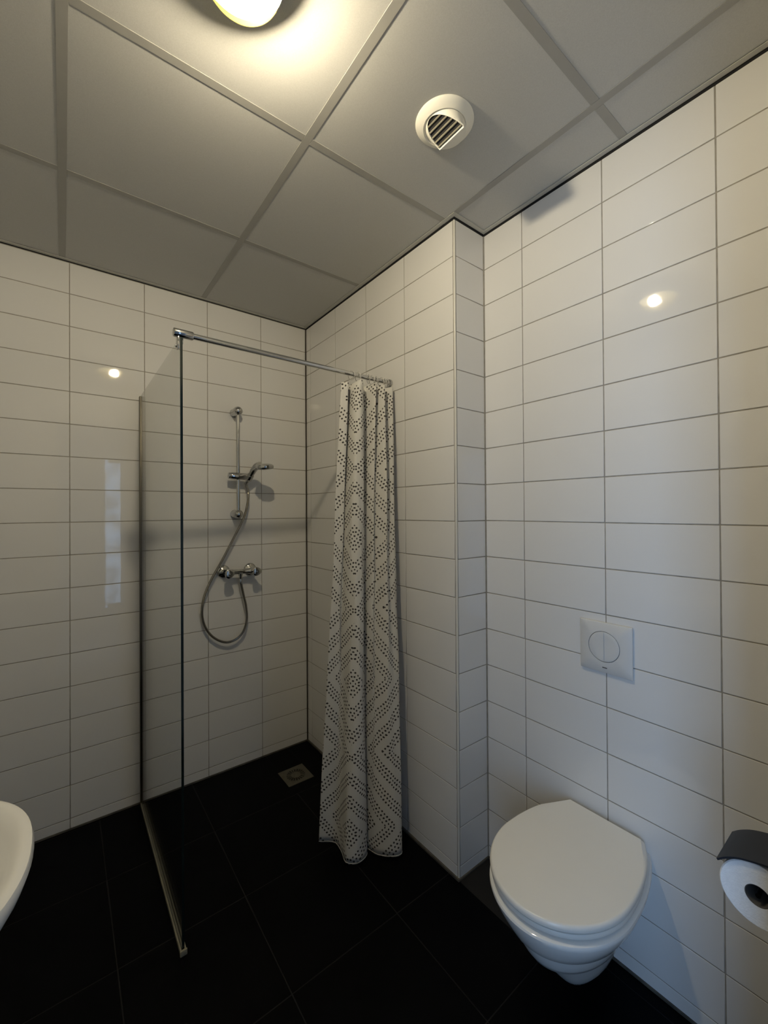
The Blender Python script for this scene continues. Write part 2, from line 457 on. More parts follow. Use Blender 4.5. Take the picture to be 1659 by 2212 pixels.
# ------------------------------------------------------------------ floor
bm = bmesh.new(); box(bm, XL - 0.1, 0.26, YF - 0.10, 0.10, -0.08, -0.0012)
floor = structure('floor', bm, M['floor_grout'], 'black tiled bathroom floor', 'floor')
fx = sorted([XL] + [-1.087 + 0.4065 * k for k in range(-1, 4)] + [XR])
fy = sorted([-0.0] + [-0.0155 - 0.402 * k for k in range(0, 6)] + [YF - 0.1])
FG = 0.0032
DR = (-0.2135, -0.2735, 0.0735)     # drain centre and half size
def floor_tile(x0, x1, y0, y1):
    if x1 - x0 < 0.004 or y1 - y0 < 0.004: return
    me = tile_mesh(x1 - x0, y1 - y0, M['floor_tile'])
    o = bpy.data.objects.new('floor_tile', me)
    o.matrix_world = Matrix.Translation(((x0 + x1) / 2, (y0 + y1) / 2, random.uniform(-.0003, .0003)))
    link(o, floor)
for xa, xb in zip(fx, fx[1:]):
    for ya, yb in zip(fy, fy[1:]):
        x0, x1, y0, y1 = xa + FG / 2, xb - FG / 2, ya + FG / 2, yb - FG / 2
        if x0 >= 0 and y0 > YS - 0.01: continue
        if y1 > YS and x1 > 0: x1 = -0.001
        dx0, dx1, dy0, dy1 = DR[0] - DR[2], DR[0] + DR[2], DR[1] - DR[2], DR[1] + DR[2]
        if x0 < DR[0] < x1 and y0 < DR[1] < y1:               # the tile is cut around the drain
            floor_tile(x0, dx0 - 0.001, y0, y1); floor_tile(dx1 + 0.001, x1, y0, y1)
            floor_tile(dx0 - 0.001, dx1 + 0.001, y0, dy0 - 0.001); floor_tile(dx0 - 0.001, dx1 + 0.001, dy1 + 0.001, y1)
        else: floor_tile(x0, x1, y0, y1)

# ------------------------------------------------------------------ ceiling
bm = bmesh.new(); box(bm, XL - 0.1, 0.26, YF - 0.10, 0.10, ZC + 0.02, ZC + 0.08)
ceiling = structure('ceiling', bm, M['panel'], 'suspended ceiling of grey-white panels in a metal grid', 'ceiling')
gx = [-1.2235, -0.6185, -0.0130]; gy = [-0.6250, -1.2275, -1.8300]
TB = 0.012
def panel(x0, x1, y0, y1):
    bm = bmesh.new(); box(bm, x0 + .0006, x1 - .0006, y0 + .0006, y1 - .0006, ZC + 0.0014, ZC + 0.017)
    mesh_obj('ceiling_panel', bm, M['panel'], ceiling)
xs = [XL] + gx + [XR]; ys = [YF] + sorted(gy) + [0.0]
for xa, xb in zip(xs, xs[1:]):
    for ya, yb in zip(ys, ys[1:]):
        if xa > -0.1 and ya >= -1.23: continue
        if xb > 0 and yb > YS and ya < YS: yb = YS
        if xa < -0.6 and xb == gx[2] and ya >= -1.23: xb2 = 0.0
        else: xb2 = xb
        panel(xa, xb2, ya, yb)
def bar(x0, x1, y0, y1):
    bm = bmesh.new(); box(bm, x0, x1, y0, y1, ZC + 0.0000, ZC + 0.0012, bevel=0.0003, seg=1)
    mesh_obj('grid_bar', bm, M['grid'], ceiling)
for i, x in enumerate(gx):
    bar(x - TB, x + TB, YF, 0.0 if i < 2 else YS - 0.001)
for y in gy:
    segs = [XL] + gx + [XR if y < YS else 0.0]
    if y > YS: segs = [XL] + gx[:2] + [0.0]
    for a, b in zip(segs, segs[1:]):
        bar(a + (TB if a in gx else 0) + .0003, b - (TB if b in gx else 0) - .0003, y - TB, y + TB)
# wall angle running round the room
WA = 0.021
z0, z1 = ZC - 0.0022, ZC - 0.0002
trim(6, [(XL, -0.004, -WA, -0.0035, z0, z1), (-WA - .001, -0.0045, YS - WA, -WA - .0003, z0, z1),
         (-0.0042, XR - WA, YS - WA, YS - 0.0045, z0, z1), (XR - WA, XR - 0.0045, YF + WA, YS - 0.0045, z0, z1),
         (XL + 0.0035, XL + WA, YF, -WA - .0003, z0, z1), (XL + WA, XR - 0.004, YF + 0.0035, YF + WA, z0, z1)],
     M['angle'], 'grey metal wall angle round the edge of the ceiling')

# ------------------------------------------------------------------ doorway and hall behind the camera
bm = bmesh.new()
box(bm, DX0 - 0.03, DX0 + 0.015, YF - 0.115, YF + 0.012, 0, DZ + 0.03, bevel=0.002)
box(bm, DX1 - 0.015, DX1 + 0.03, YF - 0.115, YF + 0.012, 0, DZ + 0.03, bevel=0.002)
box(bm, DX0 + 0.015, DX1 - 0.015, YF - 0.115, YF + 0.012, DZ - 0.015, DZ + 0.03, bevel=0.002)
structure('trim_7', bm, M['jamb'], 'light grey lining of the open bathroom doorway', 'trim')
HY, HX0, HX1 = -4.6, -1.9, 0.55
bm = bmesh.new(); box(bm, HX0, HX1, HY - 0.08, YF - 0.1001, -0.08, 0.0)
structure('floor_hall', bm, M['hall_floor'], 'grey floor of the hall behind the doorway', 'floor')
bm = bmesh.new(); box(bm, HX0, HX1, HY - 0.08, YF - 0.1001, ZC, ZC + 0.08)
structure('ceiling_hall', bm, M['plaster'], 'plain white ceiling of the hall', 'ceiling')
SY0, SY1, SZ0, SZ1 = -3.30, -2.60, 0.25, 2.10
bm = bmesh.new()
box(bm, HX0 - 0.08, HX0, HY - 0.08, SY0, 0, ZC); box(bm, HX0 - 0.08, HX0, SY1, YF - 0.1001, 0, ZC)
box(bm, HX0 - 0.08, HX0, SY0, SY1, 0, SZ0); box(bm, HX0 - 0.08, HX0, SY0, SY1, SZ1, ZC)
structure('wall_hall_left', bm, M['plaster'], 'plain white left wall of the hall with a wide window', 'wall')
bm = bmesh.new()
for a, b in ((SY0, SY0 + .04), (SY1 - .04, SY1)): box(bm, HX0 - .06, HX0 - .02, a, b, SZ0, SZ1)
for a, b in ((SZ0, SZ0 + .05), (SZ1 - .05, SZ1)): box(bm, HX0 - .06, HX0 - .02, SY0 + .04, SY1 - .04, a, b)
structure('window_2', bm, M['jamb'], 'wide hall window letting daylight slant into the bathroom', 'window')
bm = bmesh.new(); box(bm, HX1, HX1 + 0.08, HY - 0.08, YF - 0.1001, 0, ZC)
structure('wall_hall_right', bm, M['plaster'], 'plain white right wall of the hall', 'wall')
WX0, WX1, WZ0, WZ1 = -0.77, -0.51, 0.10, 2.20
bm = bmesh.new()
box(bm, HX0, WX0, HY - 0.08, HY, 0, ZC); box(bm, WX1, HX1, HY - 0.08, HY, 0, ZC)
box(bm, WX0, WX1, HY - 0.08, HY, WZ1, ZC); box(bm, WX0, WX1, HY - 0.08, HY, 0, WZ0)
structure('wall_hall_end', bm, M['plaster'], 'end wall of the hall with a tall added window', 'wall')
bm = bmesh.new()
for b in ((WX0, WX0 + .02, WZ0, WZ1), (WX1 - .02, WX1, WZ0, WZ1)): box(bm, b[0], b[1], HY - .06, HY - .02, b[2], b[3])
for b in ((WX0 + .05, WX1 - .05, WZ0, WZ0 + .06), (WX0 + .05, WX1 - .05, WZ1 - .06, WZ1)): box(bm, b[0], b[1], HY - .06, HY - .02, b[2], b[3])
streak_win = structure('streak_window', bm, M['jamb'], 'added tall end window, shaped to give the reflected streak of light', 'window')  # added window, sized for the light streak reflected in the back wall

def dimmer_mat():  # see-through sheet added in the end window to dim its reflected streak
    m = bpy.data.materials.new('streak_dimming_sheet'); m.use_nodes = True
    nt = m.node_tree; nt.nodes.clear()
    o = nt.nodes.new('ShaderNodeOutputMaterial'); t = nt.nodes.new('ShaderNodeBsdfTransparent')
    tc = nt.nodes.new('ShaderNodeTexCoord'); w = nt.nodes.new('ShaderNodeTexNoise'); w.inputs['Scale'].default_value = 5.0
    rp = nt.nodes.new('ShaderNodeValToRGB')
    rp.color_ramp.elements[0].position = 0.35; rp.color_ramp.elements[1].position = 0.65
    rp.color_ramp.elements[0].color = (0.22, 0.22, 0.22, 1); rp.color_ramp.elements[1].color = (0.62, 0.62, 0.60, 1)
    nt.links.new(tc.outputs['Object'], w.inputs['Vector']); nt.links.new(w.outputs['Fac'], rp.inputs['Fac'])
    nt.links.new(rp.outputs['Color'], t.inputs['Color']); nt.links.new(t.outputs['BSDF'], o.inputs['Surface'])
    return m
bm = bmesh.new(); nv = 24
loft(bm, [[Vector((WX0 + (WX1 - WX0) * k / nv, HY - .015 + .004 * math.sin(k * 1.9), z)) for k in range(nv + 1)] for z in (WZ0 + .02, WZ1 - .02)], False, False, False)
mesh_obj('streak_dimmer', bm, dimmer_mat(), streak_win, True)

# ------------------------------------------------------------------ ceiling light
LX, LY = -0.928, -1.538
t = thing('ceiling_light', (LX, LY, ZC), 'round glass ceiling lamp glowing warm white above the room', 'lamp')
bm = bmesh.new(); lathe(bm, [(0.0, 0.0), (0.083, 0.0), (0.086, -0.003), (0.086, -0.0385), (0.0845, -0.0405), (0.083, -0.0385), (0.083, -0.016), (0.0, -0.016)], 56)
mesh_obj('lamp_base', bm, M['plastic'], t, True)
bm = bmesh.new()
prof = [(0.0820, -0.030)] + [(0.0820 * math.cos(a) ** 0.8, -0.039 - 0.056 * math.sin(a)) for a in [k * PI / 2 / 14 for k in range(14)]] + [(0.0, -0.095)]
lathe(bm, prof, 56, cap0=False, cap1=False)
mesh_obj('lamp_glass', bm, M['lamp_glass'], t, True)
bd = Vector((0.93, 0.36, 0)).normalized()                      # the bulb lies sideways in its socket
bm = bmesh.new(); cyl(bm, bd * -0.045 + Vector((0, 0, -0.052)), bd * 0.004 + Vector((0, 0, -0.052)), 0.015, 24, bevel=0.002)
box(bm, -0.050, -0.030, -0.030, 0.002, -0.056, -0.017)
mesh_obj('lamp_holder', bm, M['plastic'], t, True)
bm = bmesh.new(); lathe(bm, [(0.0, -0.002), (0.012, 0.002)] + [(0.0245 * math.sin(a), 0.034 - 0.0245 * math.cos(a)) for a in [0.9 + k * (PI - 0.9) / 12 for k in range(12)]] + [(0.0, 0.0585)], 32,
                        frame_to(bd, bd * -0.002 + Vector((0, 0, -0.0545))))
mesh_obj('bulb', bm, M['bulb'], t, True)

# ------------------------------------------------------------------ ceiling vent
t = thing('ceiling_vent', (-0.320, -1.527, ZC), 'round cream ceiling vent with dark slatted mouth', 'vent')
bm = bmesh.new()
lathe(bm, [(0.0, 0.001), (0.0855, 0.001), (0.0865, -0.001), (0.083, -0.006), (0.068, -0.014), (0.0635, -0.0165), (0.062, -0.0145), (0.050, -0.0135), (0.0, -0.0135)], 64)
mesh_obj('flange', bm, M['vent'], t, True)
VXC, VYC, VA, VB = 0.002, -0.026, 0.060, 0.048            # slanted mouth of the cowl, in vent coordinates
def mouth_pt(a, k=1.0, dz=0.0):
    c_, s_ = math.cos(a), math.sin(a)
    x = VXC + VA * k * min(c_, 0.0) + (0.0 if c_ <= 0 else -VA * (1 - k) * .6); y = VYC + VB * k * s_ - 0.027 * min(c_, 0.0)
    return Vector((x, y, -0.066 + 0.049 * (VXC - x) / VA + dz))
n = 48; an = [2 * PI * k / n for k in range(n)]
def cowl(k):
    out = []
    for a in an:
        b0_ = Vector((0.058 * math.cos(a), 0.058 * math.sin(a) - .002, -0.0135)); m_ = mouth_pt(a)
        p = b0_.lerp(m_, k)
        if math.cos(a) > 0: p.x += 0.020 * math.sin(PI * k) * math.cos(a)
        p.z = b0_.z + (m_.z - b0_.z) * (k ** .8); out.append(p)
    return out
bm = bmesh.new(); loft(bm, [cowl(0), cowl(.25), cowl(.5), cowl(.75), cowl(1.0), [mouth_pt(a, .985, .0006) for a in an], [mouth_pt(a, .985, .0075) for a in an]], False, False)
mesh_obj('cowl', bm, M['vent'], t, True)
bm = bmesh.new(); bm.faces.new([bm.verts.new(mouth_pt(a, .99, .0065)) for a in an]); mesh_obj('mouth', bm, M['vent_dark'], t)
for k in range(5):                                            # thin slats set back in the mouth
    q = 0.10 + 0.18 * k; x = VXC - VA * q; hl = VB * math.sqrt(max(0.0, 1 - q * q)) * .95
    z = -0.066 + 0.049 * q + .0012; yc = VYC + 0.027 * q
    sec = [Vector((x - .0016, 0, z)), Vector((x + .0012, 0, z - .0012)), Vector((x + .0014, 0, z + .0040)), Vector((x + .0004, 0, z + .0044))]
    bm = bmesh.new(); loft(bm, [[p + Vector((0, yc + f * hl, 0)) for p in sec] for f in (-1, -.5, 0, .5, 1)])
    mesh_obj('slat', bm, M['vent_slat'], t)

# ------------------------------------------------------------------ glass shower screen
GXP = -0.9125
t = thing('shower_screen', (GXP, -0.45, 0.0), 'clear frameless glass shower screen standing on the black floor', 'shower screen')
T0 = Matrix.Translation((-GXP, 0.45, 0))
def child(name, bm, m, smooth=False):
    bmesh.ops.transform(bm, matrix=T0, verts=bm.verts)
    return mesh_obj(name, bm, m, t, smooth)
bm = bmesh.new(); box(bm, GXP - .004, GXP + .004, -0.8985, -0.012, 0.012, 2.0200)
o = child('glass_pane', bm, [M['glass'], M['glass_edge']])
for p in o.data.polygons:
    if abs(p.normal.x) < 0.5 and abs(p.normal.y) > 0.5 and p.center.y < 0: p.material_index = 1
bm = bmesh.new(); box(bm, GXP - .009, GXP + .009, -0.022, -0.0005, 0.010, 2.020, bevel=0.002)
child('wall_profile', bm, M['alu'], True)
bm = bmesh.new()
box(bm, GXP - .0095, GXP - .0045, -0.900, -0.023, 0.0005, 0.015, bevel=0.001)
box(bm, GXP + .0045, GXP + .0095, -0.900, -0.023, 0.0005, 0.015, bevel=0.001)
box(bm, GXP - .0095, GXP + .0095, -0.900, -0.023, 0.0003, 0.004)
child('floor_profile', bm, M['channel'], True)
bm = bmesh.new(); box(bm, GXP - .011, GXP + .011, -0.908, -0.9003, 0.0005, 0.019, bevel=0.002)
child('end_cap', bm, M['channel'], True)

# ------------------------------------------------------------------ stabiliser bar that carries the curtain
RY0, RY1, RZ0, RZ1 = -0.893, -0.861, 2.0345, 2.0440
def rod_at(x):
    k = (x - GXP) / (0 - GXP); return Vector((x, RY0 + (RY1 - RY0) * k, RZ0 + (RZ1 - RZ0) * k))
t = thing('curtain_rod', (GXP, RY0, RZ0), 'slim chrome rod from the glass screen to the tiled wall', 'rod')
T0 = Matrix.Translation(-Vector((GXP, RY0, RZ0)))
bm = bmesh.new(); cyl(bm, rod_at(-0.882), rod_at(-0.003), 0.0095, 24); child('rod', bm, M['chrome'], True)
d = (rod_at(0) - rod_at(GXP)).normalized()
bm = bmesh.new(); cyl(bm, rod_at(GXP) - d * 0.024, rod_at(GXP) + d * 0.038, 0.0140, 32, bevel=0.003); child('clamp_body', bm, M['chrome'], True)
bm = bmesh.new()
box(bm, GXP - .0125, GXP - .0045, RY0 - .008, RY0 + .014, 1.982, 2.026, bevel=0.003)
cyl(bm, (GXP - .0165, RY0 + .003, 1.992), (GXP - .012, RY0 + .003, 1.992), .005, 16, bevel=.001)
box(bm, GXP + .0045, GXP + .0090, RY0 + .006, RY0 + .018, 2.004, 2.026, bevel=0.002)
child('glass_clip', bm, M['chrome'], True)
bm = bmesh.new(); cyl(bm, rod_at(-0.014), rod_at(-0.0004), 0.0155, 32, bevel=0.003); child('wall_socket', bm, M['chrome'], True)

# ------------------------------------------------------------------ curtain
top = [(-.287, -.885, 1.990), (-.262, -.902, 1.990), (-.236, -.845, 1.988), (-.232, -.905, 1.994), (-.217, -.925, 2.004), (-.196, -.915, 2.004),
       (-.172, -.875, 2.000), (-.150, -.868, 2.000), (-.133, -.925, 2.004), (-.113, -.880, 2.004), (-.086, -.925, 2.006), (-.064, -.868, 2.004),
       (-.032, -.908, 2.008), (-.013, -.888, 2.006), (-.014, -.862, 2.004), (-.030, -.838, 2.000)]
HZ = 0.022
hem = [(-.353, -.788), (-.303, -.833), (-.304, -.890), (-.318, -.950), (-.285, -.982), (-.242, -.978), (-.220, -.955), (-.226, -.905),
       (-.208, -.955), (-.195, -.998), (-.162, -1.036), (-.128, -1.056), (-.103, -1.046), (-.088, -.995), (-.062, -.925), (-.034, -.865)]
NS = 10
topc = catmull(top, NS); hemc = catmull([(x, y, HZ) for x, y in hem], NS)
arc = [0.0]
for a, b in zip(hemc, hemc[1:]): arc.append(arc[-1] + max((b - a).length, 0.0) * 1.0)
arct = [0.0]
for a, b in zip(topc, topc[1:]): arct.append(arct[-1] + (b - a).length)
bm = bmesh.new(); uvl = bm.loops.layers.uv.new('UVMap')
NV = 70; grid = []; uvs = {}
rc = random.Random(3)
for j in range(NV + 1):
    v = j / NV; row_ = []
    w = v ** 0.92
    for i, (a, b) in enumerate(zip(topc, hemc)):
        p = a.lerp(b, w); p.z = a.z + (HZ - a.z) * v
        u = i / (len(topc) - 1)
        k = math.sin(PI * v)
        p.x += k * 0.0045 * math.sin(21 * u + 5.1 * v) + 0.0016 * math.sin(90 * u + 19 * v) * k
        p.y += k * 0.0060 * math.sin(26 * u - 4.3 * v + 1.0) + 0.0018 * math.sin(70 * u - 23 * v) * k
        p.x = min(p.x, -0.009)
        vert = bm.verts.new(p); row_.append(vert); uvs[vert] = ((arct[i] - arct[33]) * (1 - v) + (arc[i] - arc[33]) * v, p.z)
    grid.append(row_)
for j in range(NV):
    for i in range(len(topc) - 1):
        f = bm.faces.new((grid[j][i], grid[j][i + 1], grid[j + 1][i + 1], grid[j + 1][i]))
        for lp in f.loops: lp[uvl].uv = uvs[lp.vert]
me = bpy.data.meshes.new('shower_curtain'); bm.to_mesh(me); bm.free()
for p in me.polygons: p.use_smooth = True
me.materials.append(M['fabric'])
cur = bpy.data.objects.new('shower_curtain', me)
so = cur.modifiers.new('cloth_thickness', 'SOLIDIFY'); so.thickness = 0.0008; so.offset = 0
link(cur); tag(cur, 'white shower curtain with dark dots in diamond bands, gathered at the wall', 'curtain')
bm = bmesh.new()
hp = [p.copy() + Vector((0, 0, 0.004)) for p in hemc]
tube(bm, [p for p in hp], 0.0014, 6)
o = mesh_obj('hem', bm, M['hem'], cur, True)

# rings that carry it
ring_x = [-0.224, -0.190, -0.131, -0.113, -0.087, -0.058, -0.036, -0.023]
proto = None
for i, x in enumerate(ring_x):
    p = rod_at(x)
    if proto is None:
        bm = bmesh.new()
        pts = [Vector((0.0, 0.0165 * math.cos(a), -0.006 + 0.0195 * math.sin(a))) for a in [2 * PI * k / 32 for k in range(33)]]
        tube(bm, pts, 0.0017, 8)
        o = mesh_obj('curtain_ring', bm, M['ring'], None, True); proto = o
    else:
        o = proto.copy(); link(o)
    o.location = p; o.rotation_euler = (0, 0, [0.5, .2, -.25, .3, -.2, .35, -.3, .1][i])
    words = ['set apart, nearest the glass screen on the rod', 'second from the glass screen on the rod', 'third from the glass screen on the rod', 'fourth from the glass screen on the rod',
             'fourth from the wall on the rod', 'third from the wall on the rod', 'second from the wall on the rod', 'nearest the wall socket of the rod']
    tag(o, 'clear plastic curtain ring ' + words[i], 'curtain ring', 'clear plastic rings carrying the curtain')

# ------------------------------------------------------------------ shower rail, handset, hose, mixer
BX, BY = -0.4515, -0.066
t = thing('shower_rail', (BX, -0.0, 1.431), 'vertical chrome shower rail with round ends fixed to the tiled wall', 'shower rail')
T0 = Matrix.Translation(-Vector((BX, 0, 1.431)))
bm = bmesh.new(); cyl(bm, (BX, BY, 1.440), (BX, BY, 1.995), 0.0092, 24); child('bar', bm, M['chrome'], True)
for z in (2.002, 1.430):
    bm = bmesh.new()
    lathe(bm, [(0.0, 0.0005), (0.023, 0.0005), (0.0245, 0.004), (0.024, 0.030), (0.0245, 0.048), (0.0255, 0.062), (0.0235, 0.075), (0.0175, 0.085), (0.009, 0.0905), (0.0, 0.0915)], 40,
          frame_to((0, -1, 0), (BX, 0, z)))
    child('end_mount', bm, M['chrome'], True)
SZ = 1.6395
bm = bmesh.new(); cyl(bm, (BX - 0.044, BY - .004, SZ + .001), (BX + 0.058, BY - .004, SZ - .002), 0.0195, 32, bevel=0.005); child('slider', bm, M['chrome'], True)
bm = bmesh.new(); cyl(bm, (BX - 0.055, BY - .004, SZ + .0012), (BX - 0.042, BY - .004, SZ + .001), 0.0175, 28, bevel=0.003)
o = child('slider_button', bm, M['chrome'], True)
HB = Vector((-0.391, -0.074, SZ - .003))          # centre of the conical cradle
hd = Vector((0.16, -0.62, 0.62)).normalized()       # handle leans out into the room
bm = bmesh.new(); cyl(bm, HB - hd * 0.020, HB + hd * 0.018, 0.0195, 28, bevel=0.004); child('cradle', bm, M['chrome'], True)

t = thing('hand_shower', HB, 'chrome hand shower with round head resting in the rail cradle', 'hand shower')
T0 = Matrix.Translation(-HB)
h0 = HB - hd * 0.028
hp = catmull([h0, HB + hd * 0.02, HB + hd * 0.055, HB + hd * 0.082 + Vector((.001, -.010, .000)), HB + hd * .100 + Vector((.003, -.030, -.008))], 8)
bm = bmesh.new(); tube(bm, hp, lambda i: 0.0120 + 0.0040 * math.sin(PI * i / 40) + 0.003 * (i / 32), 20); child('handle', bm, M['chrome'], True)
hn = Vector((0.10, 0.10, -1.0)).normalized()
HC = hp[-1] + Vector((0.014, -0.031, -0.010))
fm = frame_to(hn, HC)
bm = bmesh.new(); lathe(bm, [(0.0, -0.016), (0.022, -0.0155), (0.039, -0.0115), (0.0475, -0.005), (0.0495, 0.003), (0.0485, 0.010), (0.044, 0.0145), (0.0, 0.0145)], 48, fm)
child('shower_head', bm, M['chrome'], True)
bm = bmesh.new(); lathe(bm, [(0.0, 0.0147), (0.037, 0.0147), (0.036, 0.0165), (0.0, 0.0168)], 40, fm)
child('spray_face', bm, M['plastic'], True)

MX0, MX1, MZ = -0.5152, -0.3654, 1.1098
t = thing('shower_mixer', (-0.44, 0, MZ), 'chrome two-handle shower mixer tap low on the tiled wall', 'tap')
T0 = Matrix.Translation(-Vector((-0.44, 0, MZ)))
for x in (MX0, MX1):
    bm = bmesh.new(); lathe(bm, [(0, .0004), (0.0355, .0004), (0.0365, .003), (0.034, .009), (0.027, .0145), (0.018, .0175), (0.0145, .020), (0.0145, .045), (0, .045)], 40, frame_to((0, -1, 0), (x, 0, MZ)))
    child('wall_rosette', bm, M['chrome'], True)
BYM = -0.062
bm = bmesh.new(); lathe(bm, [(0.0, 0), (0.016, 0.0), (0.0185, 0.004), (0.0185, 0.022), (0.0145, 0.036), (0.0128, 0.075), (0.0145, 0.114), (0.0185, 0.128), (0.0185, 0.146), (0.016, 0.150), (0, 0.150)], 32,
                        frame_to((1, 0, 0), (MX0, BYM, MZ)))
child('body', bm, M['chrome'], True)
for x in (MX0, MX1):
    bm = bmesh.new()
    fm = frame_to((0, -1, 0.0), (x, BYM - .012, MZ))
    lathe(bm, [(0, 0), (0.0135, 0.0), (0.0135, 0.012), (0.0165, 0.018), (0.0225, 0.030), (0.0245, 0.037), (0.0235, 0.044), (0.018, 0.0475), (0.0085, 0.0478), (0.0075, 0.0465), (0, 0.0465)], 36, fm)
    for v in bm.verts:                                            # gentle three-lobed grip
        lv = fm.inverted() @ v.co; r = math.hypot(lv.x, lv.y)
        if lv.z > 0.02 and r > 0.012:
            a = math.atan2(lv.y, lv.x); s_ = 1 + 0.07 * math.cos(3 * a)
            v.co = fm @ Vector((lv.x * s_, lv.y * s_, lv.z))
    k = child('knob', bm, M['chrome'], True)
    bm = bmesh.new(); lathe(bm, [(0, .0466), (0.0068, .0466), (0.0068, .0480), (0.0055, .0486), (0, .0486)], 20, fm)
    bmesh.ops.transform(bm, matrix=T0, verts=bm.verts)
    mesh_obj('knob_cap', bm, M['chrome_dark'], k, True)
OX = -0.4395
bm = bmesh.new(); lathe(bm, [(0.0135, 0.0), (0.0125, 0.012), (0.0098, 0.018), (0.0098, 0.034), (0.0088, 0.036), (0, 0.036)], 28, frame_to((0, 0, -1), (OX, BYM, MZ - .006)))
child('hose_outlet', bm, M['chrome'], True)

t = thing('shower_hose', (OX, BYM, MZ), 'ribbed metal shower hose looping down from handset to mixer', 'hose')
T0 = Matrix.Translation(-Vector((OX, BYM, MZ)))
CAMP = Vector((-1.22267, -2.39217, 1.44521))
def at_y(u, v, y):
    d_ = _r * ((u - 830.326) / 900.987) + _u * (-(v - 1096.384) / 900.987) + _f
    k = (y - CAMP.y) / d_.y; return CAMP + d_ * k
h_uv = [(536.5, 1066, -.070), (534, 1092, -.064), (525, 1122, -.056), (505, 1162, -.048), (480, 1210, -.044), (455, 1255, -.042), (440, 1293, -.040), (436.5, 1328, -.038),
        (445, 1358, -.036), (464, 1379, -.035), (489, 1387.5, -.036), (511, 1380, -.038), (526, 1363, -.041), (533, 1338, -.045), (531.5, 1310, -.050), (526, 1285, -.055), (521, 1262, -.060)]
hpts = [h0 - hd * .002, h0 - hd * 0.022 + Vector((0.004, .004, -.006))] + [at_y(*q) for q in h_uv] + [Vector((OX, BYM, MZ - .040)), Vector((OX, BYM, MZ - .032))]
cv = catmull(hpts, 60)
# resample evenly so the ribs have one pitch
L_ = [0.0]
for a, b in zip(cv, cv[1:]): L_.append(L_[-1] + (b - a).length)
step = 0.00105; N = int(L_[-1] / step); res = []; k = 0
for i in range(N + 1):
    s = L_[-1] * i / N
    while k < len(L_) - 2 and L_[k + 1] < s: k += 1
    f = (s - L_[k]) / max(1e-9, L_[k + 1] - L_[k]); res.append(cv[k].lerp(cv[k + 1], f))
bm = bmesh.new(); tube(bm, res, lambda i: 0.0072 if (i % 4) < 2 else 0.0057, 10); child('ribbed_tube', bm, M['chrome_dark'], False)
bm = bmesh.new(); cyl(bm, h0 - hd * .004, h0 - hd * .026, 0.0088, 20, bevel=.001); child('hose_nut', bm, M['chrome'], True)
bm = bmesh.new(); cyl(bm, (OX, BYM, MZ - .038), (OX, BYM, MZ - .066), 0.0098, 20, bevel=.001, r1=0.0085); child('hose_nut', bm, M['chrome'], True)

# ------------------------------------------------------------------ floor drain
t = thing('floor_drain', (DR[0], DR[1], 0), 'square steel floor drain with ring of radial slots by the shower corner', 'drain')
T0 = Matrix.Identity(4)
S_ = DR[2] - .0006; zt = 0.0012; RO, RI = 0.050, 0.026; NSL = 20
bm = bmesh.new(); n = 80
outer = []
for k in range(n):
    a = 2 * PI * k / n; cx_, sy_ = math.cos(a), math.sin(a); m_ = max(abs(cx_), abs(sy_)); outer.append((S_ * cx_ / m_, S_ * sy_ / m_))
def rg(r, z): return [Vector((r * math.cos(2 * PI * k / n), r * math.sin(2 * PI * k / n), z)) for k in range(n)]
loft(bm, [[Vector((x, y, zt - .006)) for x, y in outer], [Vector((x, y, zt - .0006)) for x, y in outer], [Vector((x * .99, y * .99, zt)) for x, y in outer], rg(RO, zt), rg(RO, zt - .004)], False, False)
lathe(bm, [(0, zt), (RI, zt), (RI, zt - .004), (0, zt - .004)], 60)
for k in range(NSL):
    a = 2 * PI * (k + .5) / NSL; w_ = 0.0026
    c_, s_ = math.cos(a), math.sin(a)
    sec = lambda r, ww: [Vector((r * c_ - q * ww * s_, r * s_ + q * ww * c_, z)) for q, z in ((-1, zt), (1, zt), (1, zt - .004), (-1, zt - .004))]
    loft(bm, [sec(RI - .001, 0.0016), sec(RO + .001, 0.0038)])
mesh_obj('drain_plate', bm, M['steel'], t)
bm = bmesh.new(); lathe(bm, [(0, -.0055), (0.060, -.0055), (0.060, -.0045), (0, -.0045)], 40); mesh_obj('drain_pit', bm, M['vent_dark'], t)

# ------------------------------------------------------------------ flush plate
FX0, FX1, FZ0, FZ1 = -1.8365, -1.6730, 0.9135, 1.0765
FCY, FCZ = -1.7510, 1.0000
t = thing('flush_plate', (XR, FCY, FCZ), 'square white dual flush plate with round button above the toilet', 'flush plate')
T0 = Matrix.Translation(-Vector((XR, FCY, FCZ)))
RB = 0.0485
bm = bmesh.new()
NQ = 64
def rrect(ins, x):
    out = []
    hw_y0, hw_y1, hz0, hz1 = FX0 + ins, FX1 - ins, FZ0 + ins, FZ1 - ins; r = 0.006
    for k in range(NQ):
        a = 2 * PI * k / NQ; c_, s_ = math.cos(a), math.sin(a); m_ = max(abs(c_), abs(s_)); c_ /= m_; s_ /= m_
        y = FCY + (c_ * (hw_y1 - FCY) if c_ > 0 else c_ * (FCY - hw_y0)); z = FCZ + (s_ * (hz1 - FCZ) if s_ > 0 else s_ * (FCZ - hz0))
        out.append(Vector((x, y, z)))
    return out
circ = lambda r, x: [Vector((x, FCY + r * math.cos(2 * PI * k / NQ), FCZ - .002 + r * math.sin(2 * PI * k / NQ))) for k in range(NQ)]
loft(bm, [rrect(0.002, XR - .0005), rrect(0, XR - .006), rrect(0.0006, XR - .0095), rrect(0.0025, XR - .011), circ(RB + .0014, XR - .0125), circ(RB + .0012, XR - .0060)], True, True)
child('plate', bm, M['plate'], True)
